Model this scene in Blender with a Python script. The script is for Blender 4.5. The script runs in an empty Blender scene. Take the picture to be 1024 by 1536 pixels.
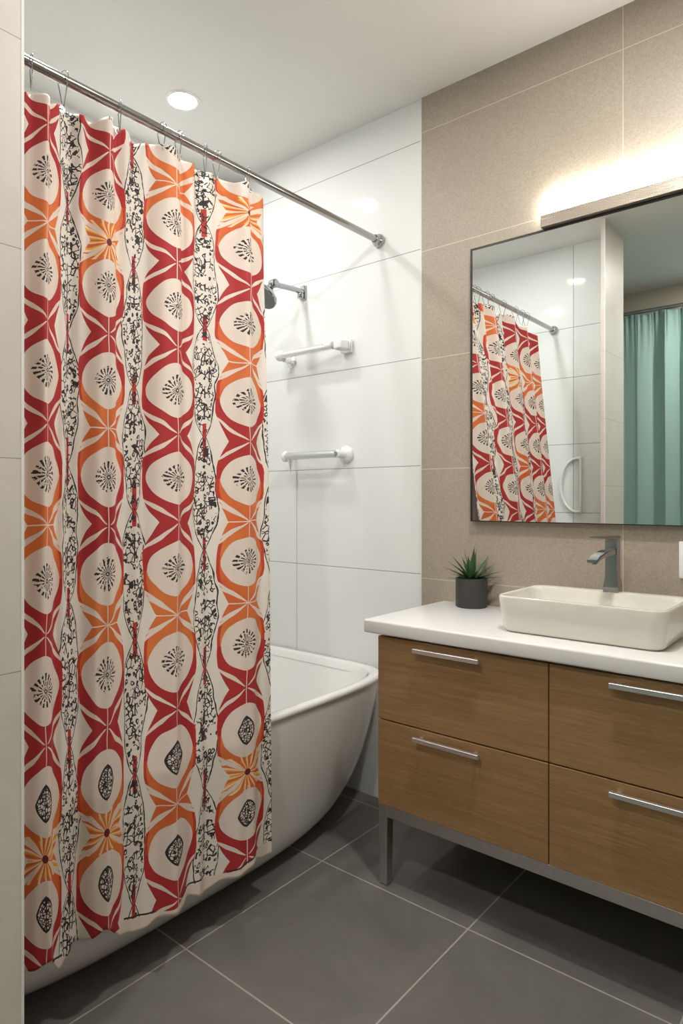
import bpy, bmesh, math, random
from mathutils import Vector, Matrix
random.seed(7)
sc = bpy.context.scene
C = sc.collection
PI = math.pi

# ------------------------------------------------------------------ camera, world, exposure
cam = bpy.data.objects.new('camera', bpy.data.cameras.new('camera'))
C.objects.link(cam)
cam.location = (0, 0, 1.162)
cam.rotation_euler = (PI/2, 0, math.radians(39.53))
cam.data.sensor_fit = 'HORIZONTAL'; cam.data.sensor_width = 36
cam.data.lens = 36*984/1024
cam.data.shift_y = -20/1024
cam.data.clip_start = 0.02
sc.camera = cam
w = bpy.data.worlds.new('world'); sc.world = w; w.use_nodes = True
w.node_tree.nodes['Background'].inputs[0].default_value = (0.8, 0.85, 0.9, 1)
w.node_tree.nodes['Background'].inputs[1].default_value = 0.3
sc.view_settings.view_transform = 'Standard'; sc.view_settings.look = 'None'
sc.view_settings.exposure = 0.75; sc.view_settings.gamma = 1
LAMP_TUB = 160.0       # radiance of the lens of the downlight over the tub
LAMP_ROOM = 430.0
LAMP_VANITY = 11.0
CEIL = 2.637
sc.cycles.max_bounces = 12; sc.cycles.diffuse_bounces = 6; sc.cycles.glossy_bounces = 6

# ------------------------------------------------------------------ shader expressions
def srgb(r, g, b):
    f = lambda c: (c/255/12.92 if c/255 <= 0.04045 else ((c/255+0.055)/1.055)**2.4)
    return (f(r), f(g), f(b), 1)

class E:
    nt = None
    def __init__(s, v): s.v = v
    @staticmethod
    def op(kind, *a, clamp=False):
        n = E.nt.nodes.new('ShaderNodeMath'); n.operation = kind; n.use_clamp = clamp
        for i, x in enumerate(a):
            x = x.v if isinstance(x, E) else x
            if isinstance(x, (int, float)): n.inputs[i].default_value = x
            else: E.nt.links.new(x, n.inputs[i])
        return E(n.outputs[0])
    def __add__(a, b): return E.op('ADD', a, b)
    __radd__ = __add__
    def __sub__(a, b): return E.op('SUBTRACT', a, b)
    def __rsub__(a, b): return E.op('SUBTRACT', b, a)
    def __mul__(a, b): return E.op('MULTIPLY', a, b)
    __rmul__ = __mul__
    def __truediv__(a, b): return E.op('DIVIDE', a, b)
    def __rtruediv__(a, b): return E.op('DIVIDE', b, a)
    def __pow__(a, b): return E.op('POWER', a, b)
    def __lt__(a, b): return E.op('LESS_THAN', a, b)
    def __gt__(a, b): return E.op('GREATER_THAN', a, b)
def ab(a): return E.op('ABSOLUTE', a)
def mx(a, b): return E.op('MAXIMUM', a, b)
def mn(a, b): return E.op('MINIMUM', a, b)
def sn(a): return E.op('SINE', a)
def cs(a): return E.op('COSINE', a)
def fl(a): return E.op('FLOOR', a)
def sq(a): return E.op('SQRT', mx(a, 0.0))
def nt_(a): return 1.0 - a

def link(a, b):
    E.nt.links.new(a.v if isinstance(a, E) else a, b)
def setin(sock, x):
    x = x.v if isinstance(x, E) else x
    if isinstance(x, (int, float, tuple, list)): sock.default_value = x
    else: E.nt.links.new(x, sock)
def mixc(f, a, b):
    n = E.nt.nodes.new('ShaderNodeMix'); n.data_type = 'RGBA'
    setin(n.inputs[0], f); setin(n.inputs[6], a); setin(n.inputs[7], b)
    return n.outputs[2]
def vec(x, y, z=0.0):
    n = E.nt.nodes.new('ShaderNodeCombineXYZ')
    for i, q in enumerate((x, y, z)): setin(n.inputs[i], q)
    return n.outputs[0]
def noise(v, scale, detail=3, rough=0.5, dist=0.0):
    n = E.nt.nodes.new('ShaderNodeTexNoise')
    if v is not None: E.nt.links.new(v, n.inputs['Vector'])
    n.inputs['Scale'].default_value = scale; n.inputs['Detail'].default_value = detail
    n.inputs['Roughness'].default_value = rough; n.inputs['Distortion'].default_value = dist
    return E(n.outputs[0])
def voro(v, scale, feature='F1'):
    n = E.nt.nodes.new('ShaderNodeTexVoronoi'); n.feature = feature
    E.nt.links.new(v, n.inputs['Vector']); n.inputs['Scale'].default_value = scale
    return E(n.outputs['Distance'])
def geo():
    n = E.nt.nodes.new('ShaderNodeTexCoord')
    s = E.nt.nodes.new('ShaderNodeSeparateXYZ'); E.nt.links.new(n.outputs['Object'], s.inputs[0])
    return n.outputs['Object'], E(s.outputs[0]), E(s.outputs[1]), E(s.outputs[2])
def bump(h, strength, dist=0.002):
    n = E.nt.nodes.new('ShaderNodeBump'); n.inputs['Strength'].default_value = strength
    n.inputs['Distance'].default_value = dist
    link(h, n.inputs['Height']); return n.outputs[0]
def mat(name, color=None, rough=0.5, metal=0.0, spec=0.5, coat=0.0):
    m = bpy.data.materials.new(name); m.use_nodes = True; E.nt = m.node_tree
    b = m.node_tree.nodes['Principled BSDF']
    if color: b.inputs['Base Color'].default_value = color
    b.inputs['Roughness'].default_value = rough; b.inputs['Metallic'].default_value = metal
    b.inputs['Specular IOR Level'].default_value = spec
    b.inputs['Coat Weight'].default_value = coat; b.inputs['Coat Roughness'].default_value = 0.03
    return m, b
def lines(coord, vals, w):
    m = None
    for v in vals:
        d = E.op('COMPARE', coord, float(v), w)
        m = d if m is None else mx(m, d)
    return m

M = {}
def simple(name, col, rough=0.5, metal=0.0, var=0.06, scale=20, **k):
    """plain material with a faint procedural variation of tone"""
    m, b = mat(name, col, rough, metal, **k)
    o, x, y, z = geo()
    n = noise(o, scale, 4)
    d = tuple(c*(1-var) for c in col[:3])+(1,)
    u = tuple(min(1, c*(1+var)) for c in col[:3])+(1,)
    setin(b.inputs['Base Color'], mixc(n, d, u))
    M[name] = m
    return m, b

def tile(name, base, dark, grout, hx, hv, hw=0.0016, rough=0.25, axis='x', special=None, nscale=5, bumpy=0.05, fine=None, coat=0.0, spec=0.5):
    m, b = mat(name, base, rough, coat=coat, spec=spec)
    o, x, y, z = geo()
    a = {'x': x, 'y': y}[axis]
    horiz = lines(z, hv, hw)
    vert = lines(a, hx, hw) if hx else None
    g = horiz if vert is None else mx(horiz, vert)
    if special: g = mx(g, special(x, y, z, hw))
    n = noise(o, nscale, 5, 0.6, 0.4)
    c = mixc(n, dark, base)
    if fine:
        f = noise(o, fine[0], 3, 0.7)
        c = mixc(E.op('MULTIPLY', E.op('SUBTRACT', f, 0.38), fine[1], clamp=True), c, fine[2])
    c = mixc(g, c, grout)
    setin(b.inputs['Base Color'], c)
    setin(b.inputs['Roughness'], g*0.5 + rough)
    h = nt_(g) + n*bumpy
    if fine: h = h + f*0.12
    setin(b.inputs['Normal'], bump(h, 0.25, 0.001))
    M[name] = m
    return m

simple('ceiling_paint', srgb(226, 224, 221), 0.7, var=0.015, scale=3)
# grout joints follow the tile layout of each wall
tile('white_tile', srgb(236, 236, 234), srgb(229, 229, 228), srgb(150, 150, 146), None, [2.484, 2.084, 1.683, 1.284, 0.884, 0.484],
     hw=0.0014, rough=0.05, special=lambda x, y, z, hw: lines(x, [-1.946], hw)*(z < 1.284), nscale=2.2)
tile('alcove_tile', srgb(232, 235, 233), srgb(222, 226, 224), srgb(150, 152, 148), [-1.39], [2.16, 1.87, 1.48, 1.08, 0.68],
     hw=0.0018, rough=0.05, nscale=2.5)
tile('pier_tile', srgb(228, 221, 213), srgb(205, 198, 190), srgb(160, 154, 148), None, [1.94, 1.585, 1.23, 0.87],
     hw=0.0008, rough=0.4, axis='y', nscale=9, fine=(160, 1.2, srgb(214, 206, 198)))
tile('tan_tile', srgb(181, 170, 155), srgb(165, 154, 140), srgb(208, 198, 182), [-0.60], [2.507, 2.07, 1.672, 1.27, 0.87],
     hw=0.0013, rough=0.45, nscale=6, fine=(230, 2.7, srgb(152, 139, 121)), bumpy=0.1)

def floor_mat():
    m, b = mat('floor_tile', None, 0.42)
    o, x, y, z = geo()
    g = mx(lines(x, [-2.435, -1.91, -1.387, -0.864, -0.345, 0.18, 0.7], 0.0022), lines(y, [-0.53, 0.0, 0.52, 1.05, 1.583, 1.985], 0.0022))
    n = noise(o, 3.5, 6, 0.65, 0.8)
    n2 = noise(o, 140, 2, 0.6)
    c = mixc(E.op('MULTIPLY', n-0.3, 2.2, clamp=True), srgb(96, 94, 92), srgb(124, 122, 119))
    c = mixc(n2*0.35, c, srgb(122, 118, 112))
    c = mixc(g, c, srgb(176, 170, 160))
    setin(b.inputs['Base Color'], c)
    setin(b.inputs['Roughness'], n*0.2 + 0.32)
    setin(b.inputs['Normal'], bump(nt_(g)*1.0 + n2*0.08, 0.3, 0.001))
    M['floor_tile'] = m
floor_mat()

def wood():
    m, b = mat('oak_veneer', None, 0.45)
    o, x, y, z = geo()
    v = vec(x*1.2, y*1.2, z*34.0)
    w1 = noise(v, 3.0, 6, 0.6, 0.6)
    v2 = vec(x*8.0, y*8.0, z*160.0)
    w2 = noise(v2, 3.0, 3, 0.7)
    c = mixc(E.op('MULTIPLY', w1-0.28, 2.1, clamp=True), srgb(146, 111, 72), srgb(172, 136, 94))
    c = mixc(E.op('MULTIPLY', w2-0.42, 3.0, clamp=True)*0.55, c, srgb(118, 88, 56))
    setin(b.inputs['Base Color'], c)
    setin(b.inputs['Normal'], bump(w2, 0.12, 0.001))
    M['oak_veneer'] = m
wood()

simple('acrylic', srgb(233, 232, 230), 0.12, var=0.008, scale=2, coat=0.3)
simple('ceramic', srgb(222, 219, 209), 0.07, var=0.008, scale=2, coat=0.3)
simple('quartz_top', srgb(232, 230, 229), 0.22, var=0.012, scale=60)
simple('chrome', (0.75, 0.76, 0.77, 1), 0.07, 1.0, var=0.02)
simple('dark_chrome', (0.42, 0.43, 0.44, 1), 0.12, 1.0, var=0.03)
simple('satin_chrome', (0.85, 0.85, 0.85, 1), 0.22, 1.0, var=0.02)
simple('brushed_steel', (0.62, 0.59, 0.57, 1), 0.4, 1.0, var=0.1, scale=60)
simple('handle_metal', (0.80, 0.79, 0.77, 1), 0.42, 1.0, var=0.04, scale=60)
simple('rod_metal', (0.42, 0.41, 0.40, 1), 0.17, 1.0, var=0.04)
simple('white_enamel', srgb(235, 235, 233), 0.2, var=0.01)
simple('white_plastic', srgb(238, 240, 244), 0.3, var=0.01)
simple('mirror_frame', srgb(62, 60, 56), 0.4, 0.6, var=0.1)
simple('pot_ceramic', srgb(58, 56, 55), 0.55, var=0.12, scale=30)
simple('soil', srgb(38, 30, 24), 0.95, var=0.5, scale=160)
simple('shadow_gap', srgb(28, 22, 18), 0.7)
simple('nook_paint', srgb(186, 178, 165), 0.7, var=0.02, scale=3)
simple('trim_white', srgb(236, 234, 230), 0.3, var=0.01)
m, b = mat('mirror_glass', (0.86, 0.885, 0.875, 1), 0.0, 1.0); M['mirror_glass'] = m
simple('black_rubber', srgb(25, 25, 26), 0.5)
m, b = simple('nozzle_plate', srgb(110, 112, 115), 0.35, 0.4)

def leaf_mat():
    m, b = mat('leaf_green', None, 0.35)
    uv = E.nt.nodes.new('ShaderNodeUVMap'); s = E.nt.nodes.new('ShaderNodeSeparateXYZ'); E.nt.links.new(uv.outputs[0], s.inputs[0])
    o, x, y, z = geo()
    str_ = noise(vec(E(s.outputs[0])*14.0, E(s.outputs[1])*0.6, 0.0), 3, 2)
    c = mixc(str_, srgb(24, 58, 30), srgb(78, 122, 66))
    c = mixc(E(s.outputs[1])**6.0, c, srgb(70, 40, 34))      # the tips are dry and brownish
    setin(b.inputs['Base Color'], c); M['leaf_green'] = m
leaf_mat()

def ribbed():
    m, b = mat('ribbed_metal', (0.62, 0.54, 0.46, 1), 0.33, 0.75)
    o, x, y, z = geo()
    n = noise(vec(x*3.0, z*120.0, 0.0), 2.0, 3, 0.5, 0.5)
    setin(b.inputs['Normal'], bump(sn(z*1500.0)*0.5 + n*1.5, 0.5, 0.002))
    M['ribbed_metal'] = m
ribbed()

def emit(name, col, s):
    m = bpy.data.materials.new(name); m.use_nodes = True; nt = m.node_tree
    b = nt.nodes['Principled BSDF']; b.inputs['Base Color'].default_value = (0.8, 0.8, 0.8, 1)
    b.inputs['Emission Color'].default_value = col; b.inputs['Emission Strength'].default_value = s
    M[name] = m
emit('tub_lens', (1.0, 0.985, 0.96, 1), LAMP_TUB)
emit('room_lens', (1.0, 0.96, 0.90, 1), LAMP_ROOM)
emit('vanity_diffuser', (1.0, 0.945, 0.865, 1), LAMP_VANITY)

def teal():
    m, b = mat('teal_cloth', None, 0.6)
    o, x, y, z = geo()
    n = noise(o, 300, 2)
    setin(b.inputs['Base Color'], mixc(n, srgb(140, 172, 166), srgb(156, 187, 180)))
    b.inputs['Sheen Weight'].default_value = 0.2
    M['teal_cloth'] = m
teal()

def liner_mat():
    m, b = mat('liner_cloth', srgb(232, 228, 222), 0.5)
    b.inputs['Transmission Weight'].default_value = 0.0
    o, x, y, z = geo()
    setin(b.inputs['Base Color'], mixc(noise(o, 400, 2), srgb(228, 224, 218), srgb(236, 232, 227)))
    M['liner_cloth'] = m
liner_mat()

def curtain_mat():
    """ogee columns of red and orange bands round cream medallions, black ink strips between them"""
    m, b = mat('printed_cloth', None, 0.65, spec=0.3)
    uv = E.nt.nodes.new('ShaderNodeUVMap'); sp = E.nt.nodes.new('ShaderNodeSeparateXYZ')
    E.nt.links.new(uv.outputs[0], sp.inputs[0])
    s0 = E(sp.outputs[0]); z0 = E(sp.outputs[1])
    raw = vec(s0*0.2, z0, 0.0)
    wob = noise(raw, 9.0, 2) - 0.5
    wob2 = noise(vec(s0*0.2+5.0, z0, 0.0), 7.0, 2) - 0.5
    s = s0 + wob*0.07
    zz = z0 + wob2*0.028
    fine = noise(raw, 55.0, 2) - 0.5
    k = fl(s + 0.5)
    x = (s - k)/0.345
    ax = ab(x)
    mm = (zz - 1.215)/0.228
    y = (mm - fl(mm + 0.5))*2.0
    ay = ab(y)
    t = mx(1.0 - ay, 0.0001)
    j = fl(mm)
    # colour tables, crossing index -6..5 per column
    tabs = {0: 'RROROORRROR'}
    A = dict(zip(range(-5, 4), 'RORROR' 'ROR')); A = {3:'R',2:'O',1:'R',0:'R',-1:'O',-2:'R',-3:'R',-4:'B',-5:'R'}
    Bc = {3:'R',2:'B',1:'R',0:'O',-1:'R',-2:'O',-3:'R',-4:'B',-5:'R'}
    Cc = {3:'O',2:'R',1:'R',0:'R',-1:'R',-2:'O',-3:'R',-4:'O',-5:'R'}
    D = {3:'B',2:'R',1:'O',0:'R',-1:'O',-2:'O',-3:'R',-4:'B',-5:'R'}
    def table(d, hit):
        r = E.nt.nodes.new('ShaderNodeValToRGB'); cr = r.color_ramp; cr.interpolation = 'CONSTANT'
        n = 12
        els = []
        prev = None
        for i in range(n):
            v = 1.0 if d.get(i-6, 'R') in hit else 0.0
            if v != prev: els.append((i/n, v)); prev = v
        cr.elements[0].position = 0; cr.elements[0].color = (els[0][1],)*3+(1,)
        cr.elements[1].position = 1.0; cr.elements[1].color = (els[-1][1],)*3+(1,)
        for p, v in els[1:]:
            e = cr.elements.new(p); e.color = (v, v, v, 1)
        link((j + 6.5)/float(n), r.inputs[0])
        return E(r.outputs[0])
    def bycol(hit):
        a0 = table(A, hit); a1 = table(Bc, hit); a2 = table(Cc, hit); a3 = table(D, hit)
        g1 = k > 0.5; g2 = k > 1.5; g3 = k > 2.5
        return a0*nt_(g1) + a1*(g1-g2) + a2*(g2-g3) + a3*g3
    isO = bycol('OB'); isB = bycol('B')
    outer = 0.60 + sn(mn(t/0.78, 1.0)*(PI/2))*0.42
    inband = ax < outer
    yb = mn(ay/0.62, 1.0)
    med = mx(1.0 - yb**1.8, 0.0)**0.58
    inmed = (ax < med*0.89)*(ay < 0.62)
    # cream lines fanning out from each crossing
    l1 = ab(ax - (t**0.92)*1.78)
    w1 = mn(t*0.32 + 0.018, (0.62 - t)*0.32 + 0.014)
    line1 = (l1 < w1)*(t > 0.03)
    l2 = ab(ax*0.42 - t)
    line2 = (l2 < ax*0.035 + 0.004)*nt_(inmed)*isO
    line3 = (t < 0.013)*(ax > 0.0)*isO
    seam = (ax < 0.018)*nt_(inmed)
    cream = mx(mx(line1, line2), mx(line3, seam))
    ang = E.op('ARCTAN2', x*0.62, t)
    rays = (cs(ang*17.0 + wob*9.0) > 0.66)*isB*(t < 0.42)
    rays2 = (cs(ang*17.0 + 1.6 + wob*9.0) > 0.8)*isB*(t < 0.34)
    # ink medallion in the middle of every cream field
    p = x/0.50; q = y/0.33
    low = (mm < -2.6)
    p = p*(1.0 + low*0.35); q = q*(1.0 + low*0.0)
    rr = (ab(p)**1.5 + ab(q)**1.5)**0.667
    an = E.op('ARCTAN2', p, q)
    rag = noise(vec(s0*0.2, z0, 3.0), 75.0, 1) - 0.5
    spoke = cs(an*17.0 + rag*3.2) > (0.1 - rr*0.12)
    brk = (cs(rr*15.0 + rag*16.0 + k*2.0) > -0.82)
    ink1 = (rr + rag*0.18 < 1.0)*(rr > 0.10)*spoke*brk
    core = (rr < 0.14)*(rr > 0.06)
    lab = voro(vec(s0*0.2, z0, 0.0), 150.0, 'DISTANCE_TO_EDGE')
    ring = (rr > 0.86)*(rr < 1.02)
    mid = (ab(p) < 0.045)*(rr < 1.05)
    ink2 = mx(mx(ring, mid), (rr < 0.9)*((lab < 0.12) + 0.0))
    inkm = ink1*nt_(low) + ink2*low
    inkm = mx(inkm, core*nt_(low))*inmed
    # doodled strips between the columns
    xs = (s0 - fl(s0) - 0.5)/0.16
    axs = ab(xs)
    kk = fl(s0)
    ph = z0*(PI/0.31) + kk*1.1
    L = ab(sn(ph))**0.7*(1.0 + wob2*1.6) + 0.08
    inl = axs < L - 0.1
    wv = vec(s0*0.2 + fine*0.012, z0*0.72 + fine*0.010, 0.0)
    v1 = voro(wv, 80.0)
    v2 = voro(wv, 88.0, 'DISTANCE_TO_EDGE')
    loops = (v1 > 0.16)*(v1 < 0.34)
    big = noise(raw, 26.0, 2)
    dood = mx(loops*(big < 0.56), (v2 < 0.085)*(big > 0.47))
    outl = (ab(axs - L) < 0.04 + fine*0.10)
    stemb = (axs < 0.05)*(L > 0.45)*(big > 0.5)
    inks = mx(mx(dood*inl, outl*(axs < 1.6)), stemb)*nt_(inband)
    redstem = (axs < 0.17)*(L < 0.62)*nt_(inband)
    # small black leaves where the ovals meet
    # colours
    gr = noise(raw, 6.0, 2)
    red = mixc(gr, srgb(160, 40, 50), srgb(188, 60, 56))
    org = mixc(E.op('MULTIPLY', gr-0.3, 2.4, clamp=True), srgb(214, 96, 54), srgb(226, 132, 70))
    creamc = srgb(231, 216, 205)
    col = creamc
    col = mixc(nt_(inband), creamc, srgb(233, 225, 216))
    band = mixc(isO, red, org)
    # thin red edge along the sides of the orange bands
    edge = (ax > outer - 0.10)*(ay < 0.55)
    band = mixc(edge*0.8, band, srgb(190, 50, 44))
    band = mixc(rays, band, srgb(246, 214, 176))
    band = mixc(rays2, band, srgb(240, 176, 70))
    band = mixc(cream*nt_(isB*(t < 0.3)*nt_(line1)), band, creamc)
    col = mixc(inband, col, band)
    col = mixc(inmed, col, creamc)
    col = mixc(redstem, col, srgb(190, 58, 56))
    col = mixc(mx(inks, inkm), col, srgb(52, 50, 52))
    eye = (x*x*0.4 + t*t < 0.006)*isB*inband
    col = mixc(eye, col, srgb(120, 40, 52))
    hem = (z0 < 0.168 + sn(s0*2*PI)*0.008)
    col = mixc(hem, col, creamc)
    col = mixc((ab(z0 - 0.172 - sn(s0*2*PI)*0.008) < 0.0022)*(sn(s0*9.0) > -0.3), col, srgb(52, 50, 52))
    setin(b.inputs['Base Color'], col)
    weave = noise(raw, 900, 1)
    setin(b.inputs['Normal'], bump(weave, 0.08, 0.0005))
    b.inputs['Subsurface Weight'].default_value = 0.0
    M['printed_cloth'] = m
curtain_mat()

# ------------------------------------------------------------------ mesh helpers
def finish(name, bm, material, parent=None, smooth=None, mats=None):
    bmesh.ops.recalc_face_normals(bm, faces=bm.faces)
    me = bpy.data.meshes.new(name); bm.to_mesh(me); bm.free()
    for q in (mats or [material]): me.materials.append(M[q])
    o = bpy.data.objects.new(name, me); C.objects.link(o)
    if smooth is not None:
        for p in me.polygons: p.use_smooth = True
        if smooth: me.set_sharp_from_angle(angle=math.radians(smooth))
    if parent: o.parent = parent
    return o
def box(bm, x0, x1, y0, y1, z0, z1, bev=0.0, seg=2):
    r = bmesh.ops.create_cube(bm, size=1)
    vs = r['verts']
    for v in vs:
        v.co = Vector(((x0+x1)/2 + v.co.x*(x1-x0), (y0+y1)/2 + v.co.y*(y1-y0), (z0+z1)/2 + v.co.z*(z1-z0)))
    if bev:
        es = list({e for v in vs for e in v.link_edges})
        bmesh.ops.bevel(bm, geom=es, offset=bev, segments=seg, profile=0.5, affect='EDGES')
def bx(*a, **k):
    bm = bmesh.new(); box(bm, *a, **k); return bm
def frame_of(d):
    d = d.normalized()
    up = Vector((0, 0, 1)) if abs(d.z) < 0.9 else Vector((1, 0, 0))
    a = d.cross(up).normalized(); b_ = d.cross(a).normalized()
    return a, b_
def tube(bm, pts, r, seg=12, cap=True, radii=None):
    pts = [Vector(p) for p in pts]; rings = []
    a = None
    for i, p in enumerate(pts):
        d = (pts[min(i+1, len(pts)-1)] - pts[max(i-1, 0)]).normalized()
        if a is None: a, b_ = frame_of(d)
        else:
            a = (a - d*a.dot(d)).normalized(); b_ = d.cross(a)
        rad = radii[i] if radii else r
        rings.append([bm.verts.new(p + a*math.cos(2*PI*k/seg)*rad + b_*math.sin(2*PI*k/seg)*rad) for k in range(seg)])
    for i in range(len(rings)-1):
        for k in range(seg):
            bm.faces.new((rings[i][k], rings[i][(k+1) % seg], rings[i+1][(k+1) % seg], rings[i+1][k]))
    if cap:
        bm.faces.new(rings[0]); bm.faces.new(rings[-1])
def lathe(bm, origin, axis, prof, seg=32):
    """prof: list of (radius, distance along the axis)"""
    origin = Vector(origin); axis = Vector(axis).normalized(); a, b_ = frame_of(axis)
    rings = []
    for r, h in prof:
        c = origin + axis*h
        if r < 1e-6: rings.append([bm.verts.new(c)])
        else: rings.append([bm.verts.new(c + a*math.cos(2*PI*k/seg)*r + b_*math.sin(2*PI*k/seg)*r) for k in range(seg)])
    for i in range(len(rings)-1):
        A, B = rings[i], rings[i+1]
        for k in range(seg):
            k2 = (k+1) % seg
            if len(A) == 1 and len(B) == 1: continue
            if len(A) == 1: bm.faces.new((A[0], B[k], B[k2]))
            elif len(B) == 1: bm.faces.new((A[k], A[k2], B[0]))
            else: bm.faces.new((A[k], A[k2], B[k2], B[k]))
    return rings
def T(f, *a, **k):
    bm = bmesh.new(); f(bm, *a, **k); return bm
def thing(name, label, cat, loc=(0, 0, 0), group=None):
    o = bpy.data.objects.new(name, None); C.objects.link(o); o.location = loc; o.empty_display_size = 0.05
    o['label'] = label; o['category'] = cat
    if group: o['group'] = group
    return o
def tag(o, label, cat, group=None):
    o['label'] = label; o['category'] = cat
    if group: o['group'] = group
    return o
def part(name, bm, material, root, smooth=None, parent=None, mats=None):
    """bm is in world coordinates; root is the empty (unrotated) it belongs to"""
    off = root.location.copy()
    for v in bm.verts: v.co -= off
    return finish(name, bm, material, parent or root, smooth, mats)
def struct(name, bm, material, **k):
    o = finish(name, bm, material, **k); o['kind'] = 'structure'; return o
def centre(o):
    """put the origin of a single-mesh thing at the base of its mesh"""
    vs = [v.co.copy() for v in o.data.vertices]
    c = Vector(((min(v.x for v in vs)+max(v.x for v in vs))/2, (min(v.y for v in vs)+max(v.y for v in vs))/2, min(v.z for v in vs)))
    for v in o.data.vertices: v.co -= c
    o.location = c
    return o

# ------------------------------------------------------------------ the room
XL, XR, YB, YW = -2.36, 1.0, -0.9, 2.05
PX0, PX1, PY = -1.148, -1.126, 0.516       # the pier: its thickness and its free end
YA = 0.25                                   # alcove end wall
struct('floor', bx(XL-0.1, XR+0.1, YB-0.1, YW+0.15, -0.05, 0), 'floor_tile')
struct('ceiling', bx(XL-0.1, XR+0.1, YB-0.1, YW+0.15, CEIL, CEIL+0.05), 'ceiling_paint')
struct('wall_back', bx(XL-0.1, -1.311, YW+0.006, YW+0.12, 0, CEIL), 'white_tile')
struct('wall_accent', bx(-1.311, XR+0.1, YW, YW+0.12, 0, CEIL), 'tan_tile')
struct('wall_left', bx(XL-0.1, XL, YB, YW+0.1, 0, CEIL), 'alcove_tile')
struct('wall_right', bx(XR, XR+0.1, YB, YW, 0, CEIL), 'nook_paint')
struct('wall_rear', bx(XL, XR, YB-0.1, YB, 0, CEIL), 'nook_paint')
struct('wall_alcove', bx(XL, PX0, YA-0.05, YA, 0, CEIL), 'alcove_tile')
struct('wall_pier', bx(PX0, PX1, YA-0.05, PY, 0, CEIL), 'pier_tile')
struct('trim_1', bx(-1.3135, -1.3095, YW-0.001, YW+0.007, 0, CEIL), 'trim_white')
struct('trim_2', bx(PX1-0.004, PX1+0.0008, PY-0.004, PY+0.0008, 0, CEIL), 'trim_white')

# ------------------------------------------------------------------ bathtub
def tub():
    t = thing('bathtub', 'white freestanding bathtub with a flared rim behind the patterned shower curtain', 'bathtub', (-1.845, 1.16, 0))
    cx = -1.845
    N = 96
    def ring(bm, a, y0, y1, n, z, shift=0.0):
        cy = (y0+y1)/2; bb = (y1-y0)/2; out = []
        for i in range(N):
            th = 2*PI*i/N; c, s = math.cos(th), math.sin(th)
            out.append(bm.verts.new((cx+shift + a*math.copysign(abs(c)**(2/n), c), cy + bb*math.copysign(abs(s)**(2/n), s), z)))
        return out
    def loft(bm, rows, capend=True, capstart=False):
        rs = [ring(bm, *r) for r in rows]
        for i in range(len(rs)-1):
            for k in range(N):
                bm.faces.new((rs[i][k], rs[i][(k+1) % N], rs[i+1][(k+1) % N], rs[i+1][k]))
        if capend: bm.faces.new(rs[-1])
        if capstart: bm.faces.new(rs[0])
    RIM = 0.517
    A = 0.458; Y0, Y1 = 0.275, 2.048
    out = []
    # outside, from the rim down to the foot
    for i in range(25):
        u = i/24
        z = RIM-0.022 - (RIM-0.022-0.012)*u
        side = 0.006 + 0.055*u**1.6 + (0.05*max(0, (u-0.80)/0.20)**2.4)
        end = 0.008 + 0.06*u**1.5 + 0.135*max(0, (u-0.5)/0.5)**2.2
        n = 7.0 - 3.8*u**0.8
        out.append((A-side, Y0+end, Y1-end, n, z))
    out.append((A-0.135, Y0+0.235, Y1-0.235, 3.1, 0.0))
    bm = bmesh.new(); 
    lip = [(A-0.05, Y0+0.05, Y1-0.05, 7.0, RIM-0.03), (A-0.040, Y0+0.040, Y1-0.040, 7.0, RIM-0.006), (A-0.034, Y0+0.034, Y1-0.034, 7.0, RIM-0.001),
           (A-0.026, Y0+0.026, Y1-0.026, 7.0, RIM), (A-0.010, Y0+0.010, Y1-0.010, 7.0, RIM), (A-0.003, Y0+0.003, Y1-0.003, 7.0, RIM-0.003),
           (A, Y0, Y1, 7.0, RIM-0.010), (A-0.002, Y0+0.002, Y1-0.002, 7.0, RIM-0.018)]
    loft(bm, lip + out)
    part('shell', bm, 'acrylic', t, smooth=50)
    ins = []
    for i in range(20):
        u = i/19
        z = RIM-0.003 - 0.385*u
        d = 0.036 + 0.07*u + 0.16*max(0, (u-0.75)/0.25)**2.5
        e = 0.036 + 0.17*u + 0.20*max(0, (u-0.7)/0.3)**2.2
        ins.append((A-d, Y0+e, Y1-e, 6.5-2.6*u, z))
    bm = bmesh.new(); loft(bm, ins)
    part('basin', bm, 'acrylic', t, smooth=50)
    part('drain', T(lathe, (cx, 1.16, 0.1295), (0, 0, 1), [(0, 0), (0.03, 0), (0.033, 0.001), (0.03, 0.004), (0, 0.004)]), 'chrome', t, smooth=40)
tub()

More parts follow.
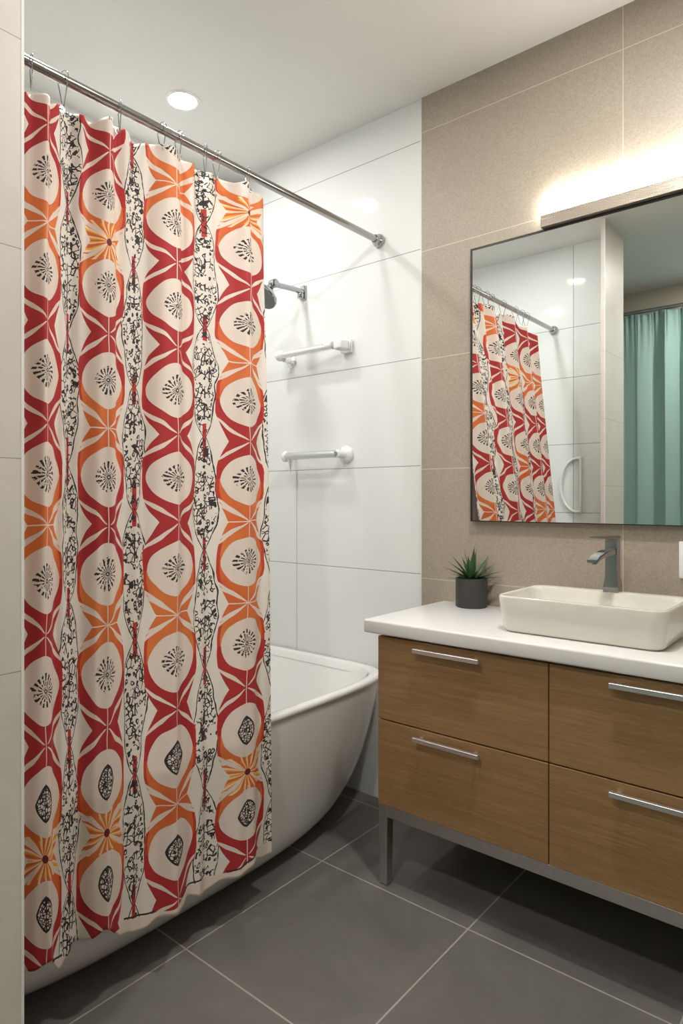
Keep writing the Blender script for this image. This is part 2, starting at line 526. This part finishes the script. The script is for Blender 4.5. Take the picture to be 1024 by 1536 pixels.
# ------------------------------------------------------------------ vanity
VX0, VX1, VF = -1.177, -0.117, 1.60
def vanity():
    t = thing('vanity_cabinet', 'oak bathroom vanity with four drawers on a steel leg frame', 'cabinet', ((VX0+VX1)/2, 1.82, 0))
    bm = bmesh.new()
    box(bm, VX0, VX0+0.018, VF+0.021, 2.045, 0.243, 0.757, 0.001)
    box(bm, VX1-0.018, VX1, VF+0.021, 2.045, 0.243, 0.757, 0.001)
    box(bm, VX0+0.018, VX1-0.018, VF+0.03, 2.045, 0.243, 0.26)
    box(bm, VX0+0.018, VX1-0.018, 2.03, 2.045, 0.26, 0.757)
    part('body', bm, 'oak_veneer', t)
    part('gap_shadow_sheet', bx(VX0+0.0185, VX1-0.0185, VF+0.0235, VF+0.0298, 0.2605, 0.757), 'shadow_gap', t)  # dark sheet behind the drawer fronts, painting the shade in their gaps
    gap = 0.003; mid = -0.647
    for (x0, x1, hx) in ((VX0, mid-gap/2, -1.036), (mid+gap/2, VX1, -0.492)):
        for (z0, z1, hz) in ((0.501, 0.748, 0.727), (0.244, 0.497, 0.474)):
            d = part('drawer', bx(x0, x1, VF, VF+0.02, z0, z1, bev=0.0008, seg=1), 'oak_veneer', t)
            bm = bmesh.new()
            hw = 0.207 if hx < -1 else 0.215
            box(bm, hx, hx+hw, VF-0.030, VF-0.018, hz-0.0055, hz+0.0065, 0.0008, 1)
            box(bm, hx+0.012, hx+0.022, VF-0.018, VF-0.0005, hz-0.004, hz+0.004)
            box(bm, hx+hw-0.022, hx+hw-0.012, VF-0.018, VF-0.0005, hz-0.004, hz+0.004)
            part('handle', bm, 'handle_metal', t, parent=d)
    bm = bmesh.new()
    box(bm, VX0+0.03, VX1-0.03, VF+0.002, VF+0.024, 0.208, 0.2425, 0.0008, 1)
    box(bm, VX0+0.03, VX1-0.03, 2.01, 2.03, 0.208, 0.2425, 0.0008, 1)
    box(bm, VX0+0.004, VX0+0.024, VF+0.026, 2.008, 0.208, 0.2425, 0.0008, 1)
    box(bm, VX1-0.024, VX1-0.004, VF+0.026, 2.008, 0.208, 0.2425, 0.0008, 1)
    part('base_frame', bm, 'brushed_steel', t)
    for lx in (VX0+0.001, VX1-0.032):
        for ly in (VF+0.001, 2.000):
            bm = bx(lx, lx+0.031, ly, ly+0.034, 0.002, 0.2425)
            for v in bm.verts:            # slight taper to the foot
                if v.co.z < 0.1:
                    v.co.x = lx+0.014 + (v.co.x-lx-0.014)*0.86; v.co.y = ly+0.014 + (v.co.y-ly-0.014)*0.8
            bmesh.ops.bevel(bm, geom=list(bm.edges), offset=0.0008, segments=1, affect='EDGES')
            l = part('leg', bm, 'brushed_steel', t)
            part('foot_pad', bx(lx+0.003, lx+0.025, ly+0.004, ly+0.024, 0, 0.002), 'black_rubber', t, parent=l)
    o = finish('countertop', bx(-1.217, -0.08, 1.578, 2.0495, 0.757, 0.797, bev=0.006, seg=4), 'quartz_top', smooth=40)
    tag(centre(o), 'white slab countertop with a rounded edge on the oak vanity', 'countertop')
vanity()

# ------------------------------------------------------------------ vessel sink
def sink():
    x0, x1, y0, y1, zb, zt = -0.828, -0.388, 1.662, 1.958, 0.797, 0.897
    t = thing('vessel_sink', 'white rectangular vessel sink standing on the countertop', 'sink', ((x0+x1)/2, (y0+y1)/2, zb))
    def rr(bm, x0, x1, y0, y1, r, z, n=8):
        out = []
        for cx, cy, a0 in ((x1-r, y1-r, 0), (x0+r, y1-r, 90), (x0+r, y0+r, 180), (x1-r, y0+r, 270)):
            for i in range(n+1):
                a = math.radians(a0 + 90*i/n); out.append(bm.verts.new((cx+r*math.cos(a), cy+r*math.sin(a), z)))
        return out
    rows = []
    H = zt-zb
    def o(ins, z, r): rows.append((x0+ins, x1-ins, y0+ins, y1-ins, r, z))
    o(0.030, zb+0.0005, 0.025); o(0.018, zb+0.002, 0.03); o(0.0125, zb+0.008, 0.035); o(0.009, zb+0.02, 0.037); o(0.004, zb+0.055, 0.04); o(0.0, zt-0.005, 0.042)
    o(0.001, zt-0.002, 0.042); o(0.003, zt, 0.040)
    led = 0.0
    def inn(ins, z, r, back): rows.append((x0+ins, x1-ins, y0+ins, y1-back, r, z))
    inn(0.008, zt, 0.036, 0.042); inn(0.011, zt-0.002, 0.034, 0.046); inn(0.013, zt-0.012, 0.034, 0.049)
    inn(0.022, zt-0.06, 0.034, 0.057); inn(0.035, zt-0.076, 0.034, 0.068); inn(0.06, zt-0.082, 0.03, 0.09); inn(0.14, zt-0.084, 0.02, 0.12)
    bm = bmesh.new()
    rs = [rr(bm, *r) for r in rows]
    for i in range(len(rs)-1):
        n = len(rs[0])
        for k in range(n): bm.faces.new((rs[i][k], rs[i][(k+1) % n], rs[i+1][(k+1) % n], rs[i+1][k]))
    bm.faces.new(rs[0]); bm.faces.new(rs[-1])
    part('bowl', bm, 'ceramic', t, smooth=45)
    part('drain', T(lathe, ((x0+x1)/2, 1.79, zt-0.0838), (0, 0, 1), [(0, 0), (0.022, 0), (0.024, 0.001), (0.02, 0.004), (0, 0.005)]), 'chrome', t, smooth=40)
    # faucet, standing on the back ledge of the sink
    fx, fy = -0.594, 1.934
    f = thing('faucet', 'square chrome mixer tap with a flat lever on the back ledge of the sink', 'faucet', (fx, fy, zt))
    bm = bmesh.new()
    rings = []
    for (hw, hd, z, dy) in ((0.021, 0.019, zt+0.0003, 0), (0.0205, 0.019, zt+0.02, 0), (0.0165, 0.0165, zt+0.04, 0), (0.0158, 0.016, zt+0.10, 0), (0.0165, 0.0165, zt+0.148, 0)):
        rings.append([bm.verts.new((fx+a*hw, fy+dy+b_*hd, z)) for a, b_ in ((-1, -1), (1, -1), (1, 1), (-1, 1))])
    for i in range(len(rings)-1):
        for k in range(4): bm.faces.new((rings[i][k], rings[i][(k+1) % 4], rings[i+1][(k+1) % 4], rings[i+1][k]))
    bm.faces.new(rings[0]); bm.faces.new(rings[-1])
    bmesh.ops.bevel(bm, geom=[e for e in bm.edges if len(e.link_faces) == 2 and e.calc_face_angle() > 0.6], offset=0.003, segments=3, affect='EDGES')
    part('tap_body', bm, 'dark_chrome', f, smooth=40)
    # spout: a wide flat bar curving down to its tip
    def bar(pts, hw, hts):
        bm = bmesh.new(); rg = []
        for (y, z), h in zip(pts, hts):
            rg.append([bm.verts.new((fx+a*hw, y, z+b_*h)) for a, b_ in ((-1, -0.5), (1, -0.5), (1, 0.5), (-1, 0.5))])
        for i in range(len(rg)-1):
            for k in range(4): bm.faces.new((rg[i][k], rg[i][(k+1) % 4], rg[i+1][(k+1) % 4], rg[i+1][k]))
        bm.faces.new(rg[0]); bm.faces.new(rg[-1])
        bmesh.ops.recalc_face_normals(bm, faces=bm.faces)
        bmesh.ops.bevel(bm, geom=[e for e in bm.edges if e.calc_face_angle() > 0.6], offset=0.0018, segments=2, affect='EDGES')
        return bm
    part('spout', bar([(fy-0.014, 1.012), (fy-0.06, 1.012), (fy-0.10, 1.009), (fy-0.14, 1.003), (fy-0.172, 0.995)], 0.0145, [0.017, 0.015, 0.013, 0.011, 0.008]), 'dark_chrome', f, smooth=40)
    part('lever', bar([(fy+0.017, 1.051), (fy-0.02, 1.052), (fy-0.08, 1.055), (fy-0.145, 1.058)], 0.0165, [0.011, 0.011, 0.008, 0.004]), 'dark_chrome', f, smooth=40)
    part('aerator', T(lathe, (fx, fy-0.155, 0.990), (0, 0, 1), [(0, -0.003), (0.007, -0.003), (0.007, 0.006), (0, 0.006)], 20), 'dark_chrome', f, smooth=40)
sink()

# ------------------------------------------------------------------ potted plant
def plant():
    px, py, z = -1.074, 1.992, 0.797
    t = thing('potted_plant', 'small spiky green succulent in a dark grey pot on the countertop', 'plant', (px, py, z))
    R, H = 0.053, 0.098
    part('pot', T(lathe, (px, py, z), (0, 0, 1), [(0, 0), (R-0.004, 0), (R-0.001, 0.002), (R, 0.005), (R, H-0.002), (R-0.001, H), (R-0.006, H), (R-0.007, H-0.002), (R-0.007, H-0.02), (0, H-0.02)], 48), 'pot_ceramic', t, smooth=35)
    part('soil', T(lathe, (px, py, z), (0, 0, 1), [(0, H-0.0195), (R-0.0075, H-0.0195), (R-0.0075, H-0.012), (R*0.5, H-0.008), (0, H-0.006)], 32), 'soil', t, smooth=35)
    bm = bmesh.new(); uvl = bm.loops.layers.uv.new('UVMap')
    base = Vector((px, py, z+H-0.010))
    def leaf(az, lean, length, width, droop, tw=0.0):
        d = Vector((math.cos(az), math.sin(az), 0)); sd = Vector((-math.sin(az), math.cos(az), 0))
        n = 14; rows = []
        for i in range(n+1):
            u = i/n
            r = math.sin(lean)*length*u + droop*length*u*u*0.5
            h = math.cos(lean)*length*u - droop*length*0.5*u*u
            w_ = width*(math.sin(PI*min(1, (0.18+u*0.82)))**0.75)*(1-u**4) if u < 1 else 0.0003
            w_ = max(w_, 0.0004)
            c = base + d*(0.006+r) + Vector((0, 0, h))
            nrm = (Vector((0, 0, 1))*math.sin(lean) - d*math.cos(lean))
            a = c - sd*w_ + nrm*w_*0.35; e = c + sd*w_ + nrm*w_*0.35
            top = c + nrm*0.0006; bot = c - nrm*0.0022*(1-u)
            # keep the leaves clear of the wall
            vs = []
            for q in (a, top, e, bot):
                q.y = min(q.y, YW-0.004); vs.append(bm.verts.new(q))
            rows.append((vs, u))
        for i in range(n):
            (A, ua), (B, ub) = rows[i], rows[i+1]
            for k in range(4):
                f = bm.faces.new((A[k], A[(k+1) % 4], B[(k+1) % 4], B[k]))
                us = [0, 0.5, 1, 0.5]
                for l, (uu, vv) in zip(f.loops, ((us[k], ua), (us[(k+1) % 4], ua), (us[(k+1) % 4], ub), (us[k], ub))): l[uvl].uv = (uu, vv)
    R2 = math.radians
    # azimuth, lean from vertical, length, half width, droop
    for a, l, L, w_, dr in ((-60, 4, 0.118, 0.0125, 0.0), (40, 10, 0.108, 0.011, 0.05), (170, 8, 0.105, 0.009, 0.05), (-120, 16, 0.095, 0.0115, 0.1),
                            (195, 34, 0.115, 0.009, 0.1), (215, 50, 0.122, 0.008, 0.15), (180, 56, 0.10, 0.007, 0.2), (225, 66, 0.112, 0.0075, 0.25), (205, 75, 0.085, 0.007, 0.2),
                            (20, 36, 0.105, 0.0105, 0.05), (5, 50, 0.095, 0.009, 0.1), (30, 62, 0.10, 0.007, 0.1), (-10, 66, 0.10, 0.008, 0.15), (-25, 74, 0.095, 0.0075, 0.2), (45, 78, 0.08, 0.007, 0.2),
                            (-85, 50, 0.075, 0.009, 0.2), (-50, 62, 0.07, 0.009, 0.25), (-110, 66, 0.07, 0.009, 0.25), (-140, 58, 0.075, 0.008, 0.2), (80, 30, 0.08, 0.009, 0.1), (120, 26, 0.09, 0.009, 0.1), (150, 60, 0.08, 0.007, 0.1)):
        leaf(R2(a+39.5), R2(l), L, w_, dr)
    part('foliage', bm, 'leaf_green', t, smooth=60)
plant()

# ------------------------------------------------------------------ mirror, vanity light, wall plate
def mirror():
    x0, x1, y0, y1, z0, z1 = -1.096, -0.10, 2.025, 2.0495, 1.084, 2.021
    t = thing('wall_mirror', 'large rectangular mirror in a thin dark frame on the tan tile', 'mirror', ((x0+x1)/2, 2.04, z0))
    f = 0.0065
    bm = bmesh.new()
    box(bm, x0, x0+f, y0, y1, z0, z1); box(bm, x1-f, x1, y0, y1, z0, z1)
    box(bm, x0+f, x1-f, y0, y1, z0, z0+f*0.5); box(bm, x0+f, x1-f, y0, y1, z1-f, z1)
    part('frame', bm, 'mirror_frame', t)
    part('glass', bx(x0+f, x1-f, y0+0.002, y0+0.008, z0+f*0.5, z1-f), 'mirror_glass', t)
    part('backing', bx(x0+f, x1-f, y0+0.008, y1, z0+f*0.5, z1-f), 'shadow_gap', t)
    lx0, lx1 = -0.838, -0.02
    t = thing('vanity_light', 'long glowing bar light over a ribbed metal strip above the mirror', 'light fixture', ((lx0+lx1)/2, 2.02, 2.04))
    part('diffuser', bx(lx0+0.002, lx1-0.002, 2.012, 2.042, 2.060, 2.132, bev=0.004, seg=3), 'vanity_diffuser', t, smooth=40)
    part('metal_strip', bx(lx0, lx1, 2.007, 2.044, 2.023, 2.0595), 'ribbed_metal', t)
    part('mounting_plate', bx(lx0+0.1, lx1-0.1, 2.0442, 2.0498, 2.043, 2.12), 'satin_chrome', t)
    t = thing('wall_switch', 'white rocker switch plate on the tan tile right of the sink', 'switch', (-0.405, YW, 0.936))
    part('plate', bx(-0.446, -0.364, 2.041, 2.0498, 0.936, 1.041, bev=0.002), 'white_plastic', t, smooth=40)
    part('rocker', bx(-0.436, -0.374, 2.037, 2.0415, 0.951, 1.026, bev=0.0015), 'white_plastic', t, smooth=40)
mirror()

# ------------------------------------------------------------------ ceiling lights
def downlight(x, y, lens, label, r=0.052):
    t = thing('ceiling_light', label, 'light fixture', (x, y, CEIL), 'recessed ceiling lights')
    part('trim_ring', T(lathe, (x, y, CEIL), (0, 0, -1), [(r, 0.0), (r+0.012, 0.0), (r+0.012, 0.002), (r+0.006, 0.005), (r, 0.004)], 40), 'white_enamel', t, smooth=40)
    part('lens', T(lathe, (x, y, CEIL), (0, 0, -1), [(0, 0.003), (r-0.0005, 0.003), (r-0.0005, 0.0005), (0, 0.0005)], 40), lens, t)
downlight(-2.0, 1.5, 'tub_lens', 'round recessed ceiling light glowing above the bathtub')
downlight(-1.6, 0.88, 'tub_lens', 'round ceiling light mirrored in the alcove tiles inside the mirror')
downlight(-0.50, 1.22, 'room_lens', 'round ceiling light in front of the vanity, out of frame')
downlight(-0.55, -0.35, 'room_lens', 'unseen round ceiling light added as frontal fill between the camera and the teal curtain')  # added behind the camera as unseen frontal fill

# ------------------------------------------------------------------ shower rod, hooks, curtain, liner
RX, RZ, RR = -1.505, 2.16, 0.0125
def rod():
    t = thing('shower_rod', 'polished steel curtain rod above the bathtub, ending on the white tile', 'curtain rod', (RX, YW, RZ))
    part('pole', T(tube, [(RX, YA+0.012, RZ), (RX, YW-0.006, RZ)], RR, 32), 'rod_metal', t, smooth=40)
    for y, d in ((YW+0.0055, -1), (YA+0.0003, 1)):
        part('flange', T(lathe, (RX, y, RZ), (0, d, 0), [(0, 0), (0.024, 0), (0.0255, 0.003), (0.0255, 0.010), (0.023, 0.016), (0.019, 0.022), (0.0165, 0.034), (0.0132, 0.036), (0.0132, 0.0365)], 40), 'rod_metal', t, smooth=40)
rod()

def R_of(s):           # how far along the rod each printed column hangs
    pts = [(-1.2, 0.376), (-0.5, 0.437), (0, 0.4855), (1, 0.5893), (2, 0.7259), (3, 0.8987), (3.6, 1.010)]
    for (a, ra), (b_, rb) in zip(pts, pts[1:]):
        if s <= b_:
            # Catmull-like smoothing between the knots
            i = pts.index((a, ra))
            m0 = (rb - pts[max(i-1, 0)][1])/(b_ - pts[max(i-1, 0)][0]) if i else (rb-ra)/(b_-a)
            nx = pts[min(i+2, len(pts)-1)]
            m1 = (nx[1]-ra)/(nx[0]-a)
            h = b_-a; u = (s-a)/h
            return (2*u**3-3*u**2+1)*ra + (u**3-2*u**2+u)*h*m0 + (-2*u**3+3*u**2)*rb + (u**3-u**2)*h*m1
    return pts[-1][1]
def Yrod(px):
    u = (px-512)/984; return -RX*(0.636*u+0.771)/(0.637-0.771*u)
HOOK_Y = [0.645, 0.707, 0.783, 0.933, 1.060, 1.1145, 1.207, 1.249, 1.3716]
def s_of_y(y):
    lo, hi = -1.2, 3.6
    for _ in range(40):
        m_ = (lo+hi)/2
        if R_of(m_)*1.505 < y: lo = m_
        else: hi = m_
    return lo
HOOK_S = [s_of_y(y) for y in HOOK_Y]
TOPZ = 2.118
def topz(s):
    d = min(abs(s-h) for h in HOOK_S)
    return TOPZ - 0.030*min(1, d/0.42)**1.2 - 0.028*max(0, min(1, (0.7-s)/0.7))
def cloth(name, mtl, s0, s1, x_of, ztop, zbot, amp, ns, nz, parent=None):
    bm = bmesh.new(); uvl = bm.loops.layers.uv.new('UVMap'); grid = []
    for i in range(nz+1):
        v = i/nz; row = []
        for k in range(ns+1):
            f = k/ns
            se = s1(v) if callable(s1) else s1
            s = s0 + (se-s0)*f
            zt, zb = ztop(s), zbot(s)
            z = zt + (zb-zt)*v
            xb = x_of(z)
            yy = R_of(s)*1.505*(abs(xb)/1.505)
            row.append((bm.verts.new((xb + amp(s, z), yy, z)), s, z))
        grid.append(row)
    for i in range(nz):
        for k in range(ns):
            q = (grid[i][k], grid[i][k+1], grid[i+1][k+1], grid[i+1][k])
            fc = bm.faces.new([a[0] for a in q])
            for l, a in zip(fc.loops, q): l[uvl].uv = (a[1], a[2])
    return bm
def xcurt(z):
    if z > 0.50:
        u = (RZ-z)/(RZ-0.50); return RX + 0.155*u
    return RX + 0.155 - 0.004*math.sin((0.5-z)*6)
def amp(s, z):
    top = max(0, (z-1.75)/0.37)
    w = 0.021*math.cos(2*PI*s) + 0.006*math.cos(4*PI*s+0.5)
    w += 0.004*math.sin(2*PI*s*2.6 + z*1.7) + 0.003*math.sin(2*PI*s*4.3 - z*2.1)
    # a second soft pleat in the third column, strongest near the rod
    w -= 0.016*math.exp(-((s-2.18)/0.07)**2)*min(1, max(0, (z-1.3)/0.5))
    # pinched pleats right under the hooks
    for h in HOOK_S: w -= 0.010*top*top*math.exp(-((s-h)/0.10)**2)
    w += 0.008*top*math.sin(2*PI*s*3.1+1.0)
    w *= 0.72 if 0.4 < z < 0.8 else 0.72+0.28*min(1, min(abs(z-0.4), abs(z-0.8))/0.3)
    return w
def curtain():
    t = thing('shower_curtain', 'long red and orange medallion print shower curtain hanging outside the bathtub', 'shower curtain', (-1.40, 1.0, 0.14))
    bm = cloth('panel', 'printed_cloth', -1.0, lambda v: 3.32 + 0.17*v**0.8, xcurt, topz,
               lambda s: 0.142 + 0.052*max(0, min(1, (1.35-s)/0.4)) - 0.038*math.exp(-((s-0.32)/0.16)**2) + 0.010*math.sin(2*PI*s+1.2) + 0.004*math.sin(2*PI*s*2.3), amp, 560, 260)
    o = part('panel', bm, 'printed_cloth', t, smooth=0)
    md = o.modifiers.new('thickness', 'SOLIDIFY'); md.thickness = 0.0012
    for y, s in zip(HOOK_Y, HOOK_S):
        bm = bmesh.new()
        x = xcurt(TOPZ-0.012) + amp(s, TOPZ-0.012)
        lathe(bm, (x+0.0015, y, topz(s)-0.012), (1, 0, 0), [(0.0035, -0.001), (0.007, -0.001), (0.007, 0.0015), (0.0035, 0.0015), (0.0035, -0.001)], 16)
        part('grommet', bm, 'satin_chrome', t, smooth=40)
    l = thing('curtain_liner', 'plain off-white shower curtain liner hanging behind the printed curtain', 'curtain liner', (-1.53, 1.0, 0.4))
    bm = cloth('liner', 'liner_cloth', -1.0, 3.28, lambda z: -1.572, lambda s: 2.128, lambda s: 0.36,
               lambda s, z: 0.006*math.cos(2*PI*s*1.5+0.6)+0.003*math.sin(2*PI*s*3.7), 200, 30)
    o = part('panel', bm, 'liner_cloth', l, smooth=0)
    md = o.modifiers.new('thickness', 'SOLIDIFY'); md.thickness = 0.0006
curtain()
def hooks():
    places = ['nearest the pier', 'second from the pier', 'third from the pier', 'fourth from the pier', 'left of the pair over the third column',
              'right of the pair over the third column', 'left of the last two close hooks', 'second from the free edge of the curtain', 'at the free right edge of the curtain']
    first = None
    for y, s, pl in zip(HOOK_Y, HOOK_S, places):
        if first is None:
            bm = bmesh.new(); pts = []
            zb = -0.062
            for i in range(29):
                a = -0.35*PI + 1.75*PI*i/28 - 0.05*PI
                # open pear shape: round over the rod, narrowing to the grommet
                x = 0.020*math.cos(a); z = 0.020*math.sin(a)
                if z < 0:
                    z *= 1.0 + 2.4*(-z/0.020); x *= 1.0 - 0.55*(-z/0.068)
                pts.append((x, 0.0, z))
            tube(bm, pts, 0.0013, 8)
            lathe(bm, pts[0], (0, 1, 0), [(0, -0.002), (0.002, -0.0015), (0.0026, 0), (0.002, 0.0015), (0, 0.002)], 8)
            o = finish('curtain_hook', bm, 'dark_chrome', smooth=60); first = o
        else:
            o = first.copy(); C.objects.link(o)
        o.location = (RX, y, RZ); o.rotation_euler = (0, 0, math.radians(random.uniform(-25, 25)))
        tag(o, 'bent wire curtain hook on the rod, '+pl, 'curtain hook', 'wire hooks along the shower rod')
hooks()

# ------------------------------------------------------------------ shower head and grab bars
def shower():
    x, z = -1.904, 2.045
    t = thing('wall_shower', 'chrome shower head on a wall arm over the bathtub', 'shower head', (x, YW, z))
    part('wall_bracket', bx(x-0.016, x+0.016, 2.046, 2.056, z-0.036, z+0.024, bev=0.003), 'dark_chrome', t, smooth=40)
    bm = bmesh.new()
    tube(bm, [(x, 2.045, z-0.004), (x, 2.00, z-0.004), (x, 1.89, z-0.012)], 0.0115, 20)
    part('arm', bm, 'dark_chrome', t, smooth=40)
    part('bracket_knuckle', T(lathe, (x, 2.034, z-0.03), (0, 0, 1), [(0, -0.004), (0.012, -0.004), (0.014, 0), (0.014, 0.016), (0, 0.018)], 24), 'dark_chrome', t, smooth=40)
    part('swivel_joint', T(lathe, (x-0.018, 1.876, z-0.012), (1, 0, 0), [(0, 0), (0.014, 0), (0.018, 0.004), (0.018, 0.032), (0.014, 0.036), (0, 0.036)], 28), 'dark_chrome', t, smooth=40)
    ax_ = Vector((-0.12, -0.62, -0.78)).normalized()
    o0 = Vector((x, 1.868, z-0.018))
    h = part('spray_head', T(lathe, o0, ax_, [(0, 0), (0.012, 0.002), (0.014, 0.014), (0.022, 0.028), (0.044, 0.048), (0.060, 0.062), (0.062, 0.072), (0.059, 0.076)], 40), 'dark_chrome', t, smooth=40)
    part('nozzle_plate', T(lathe, o0, ax_, [(0.059, 0.0745), (0.0585, 0.078), (0.04, 0.079), (0, 0.079), ], 40), 'nozzle_plate', t, smooth=40, parent=h)
shower()

def bars():
    y = YW-0.055
    # upper bar: round cap at the left, square wall block at the right
    xl, xr, z = -1.985, -1.660, 1.772
    t = thing('grab_bar', 'upper chrome grab bar with a round flange and a rounded wall block', 'grab bar', ((xl+xr)/2, YW, z))
    part('bar', T(tube, [(xl+0.01, y, z), (xr-0.03, y, z)], 0.0145, 24), 'satin_chrome', t, smooth=40)
    part('end_cap', T(lathe, (xl+0.018, y, z), (-1, 0, 0), [(0, 0), (0.014, 0), (0.021, 0.006), (0.0235, 0.018), (0.021, 0.030), (0.013, 0.038), (0, 0.040)], 32), 'white_enamel', t, smooth=50)
    part('wall_flange', T(lathe, (xl+0.012, YW+0.0055, z-0.018), (0, -1, 0), [(0, 0), (0.027, 0), (0.027, 0.003), (0.021, 0.009), (0.012, 0.014), (0.010, 0.05), (0, 0.05)], 32), 'satin_chrome', t, smooth=40)
    part('bar_collar', T(lathe, (xr-0.072, y, z+0.004), (1, 0, 0), [(0, 0), (0.012, 0.0), (0.0165, 0.008), (0.0175, 0.036), (0.015, 0.04), (0, 0.041)], 32), 'white_enamel', t, smooth=50)
    bm = bmesh.new()
    box(bm, xr-0.024, xr+0.020, 1.985, 2.035, z-0.018, z+0.020, 0.008, 4)
    part('wall_block', bm, 'white_enamel', t, smooth=40)
    part('wall_plate', bx(xr-0.026, xr+0.026, 2.034, 2.0555, z-0.026, z+0.026, bev=0.006, seg=3), 'satin_chrome', t, smooth=40)
    # lower bar: round enamel flange at the right, drip shaped hook below the left cap
    xl, xr, z = -1.955, -1.668, 1.340
    t = thing('grab_bar', 'lower chrome grab bar with a round white flange and a pointed hook', 'grab bar', ((xl+xr)/2, YW, z))
    part('bar', T(tube, [(xl+0.01, y, z), (xr, y, z)], 0.0155, 24), 'chrome', t, smooth=40)
    part('end_cap', T(lathe, (xl+0.012, y, z), (-1, 0, 0), [(0, 0), (0.017, 0), (0.022, 0.005), (0.0225, 0.014), (0.016, 0.022), (0, 0.025)], 32), 'white_enamel', t, smooth=50)
    part('wall_post', T(tube, [(xl+0.005, y+0.008, z-0.002), (xl+0.005, YW+0.005, z-0.002)], 0.009, 16), 'satin_chrome', t, smooth=40)
    part('wall_flange', T(lathe, (xr, YW+0.0055, z), (0, -1, 0), [(0, 0), (0.034, 0), (0.035, 0.004), (0.032, 0.012), (0.024, 0.018), (0.017, 0.022), (0.015, 0.05), (0.017, 0.062), (0.012, 0.070), (0, 0.071)], 40), 'white_enamel', t, smooth=40)
    part('screw', T(lathe, (xr, y-0.0115, z), (0, -1, 0), [(0, 0), (0.009, 0.0), (0.009, 0.003), (0.006, 0.0035), (0, 0.002)], 20), 'dark_chrome', t, smooth=40)
    part('hook', T(lathe, (xl+0.03, y, z-0.012), (0, 0, -1), [(0, 0), (0.014, 0), (0.013, 0.006), (0.007, 0.022), (0.003, 0.040), (0.0015, 0.055), (0, 0.056)], 20), 'satin_chrome', t, smooth=50)
    # pale D tube standing in for a handle's shadow on the alcove tiles
    t = thing('towel_ring_shadow', 'pale D shaped tube standing in for a towel ring shadow on the alcove tiles, seen in the mirror', 'towel ring', (-1.41, YA, 1.09))
    pts = [(-1.345, YA+0.012, 1.09), (-1.345, YA+0.012, 1.39)]
    for i in range(17):
        a = PI/2 + PI*i/16
        pts.append((-1.365 + 0.095*math.cos(a), YA+0.012, 1.24 + 0.155*math.sin(a)))
    pts.append((-1.345, YA+0.012, 1.088))
    part('shadow_loop', T(tube, pts, 0.0075, 12), 'white_enamel', t, smooth=60)
    for zz in (1.085, 1.395):
        part('stud', T(lathe, (-1.352, YA+0.0003, zz), (0, 1, 0), [(0, 0), (0.013, 0), (0.012, 0.004), (0.006, 0.006), (0.006, 0.012), (0, 0.012)], 20), 'white_enamel', t, smooth=40)
bars()

# ------------------------------------------------------------------ teal curtain behind the camera, seen in the mirror
def teal_curtain():
    t = thing('curtain_rod', 'slim metal curtain rod carrying the teal curtain, seen in the mirror', 'curtain rod', (-0.6, -0.8, 2.465))
    part('pole', T(tube, [(-1.9, -0.8, 2.465), (0.7, -0.8, 2.465)], 0.013, 20), 'rod_metal', t, smooth=40)
    for x in (-1.9, 0.7):
        part('finial', T(lathe, (x, -0.8, 2.465), (math.copysign(1, x), 0, 0), [(0, -0.001), (0.018, 0), (0.022, 0.012), (0.016, 0.028), (0, 0.034)], 20), 'rod_metal', t, smooth=40)
    for x in (-1.8, 0.6):
        part('bracket', T(tube, [(x, -0.8, 2.458), (x, -0.898, 2.458)], 0.006, 10), 'rod_metal', t, smooth=40)
    c = thing('window_curtain', 'pleated teal curtain hanging behind the room, seen in the mirror', 'curtain', (-0.6, -0.8, 0.03))
    bm = bmesh.new(); rows = []
    nx, nz = 520, 40
    for i in range(nz+1):
        v = i/nz; row = []
        z = 2.445 - v*2.41
        for k in range(nx+1):
            f = k/nx; x = -1.75 + 2.3*f
            ph = x*2*PI/0.15 + 1.3*math.sin(x*7.3) + 0.35*math.sin(z*1.4 + x*3)*v
            a = 0.026 + 0.014*math.sin(x*11+1)
            fine = 0.010*math.exp(-v*22)*math.sin(x*2*PI/0.028)
            row.append(bm.verts.new((x + 0.010*math.sin(ph*2+0.5), -0.8 + a*(0.55+0.45*min(1, v*8))*math.sin(ph) + fine, z + (0.006*math.cos(ph) if i == 0 else 0))))
        rows.append(row)
    for i in range(nz):
        for k in range(nx): bm.faces.new((rows[i][k], rows[i][k+1], rows[i+1][k+1], rows[i+1][k]))
    o = part('drape', bm, 'teal_cloth', c, smooth=0)
    md = o.modifiers.new('thickness', 'SOLIDIFY'); md.thickness = 0.0015
teal_curtain()
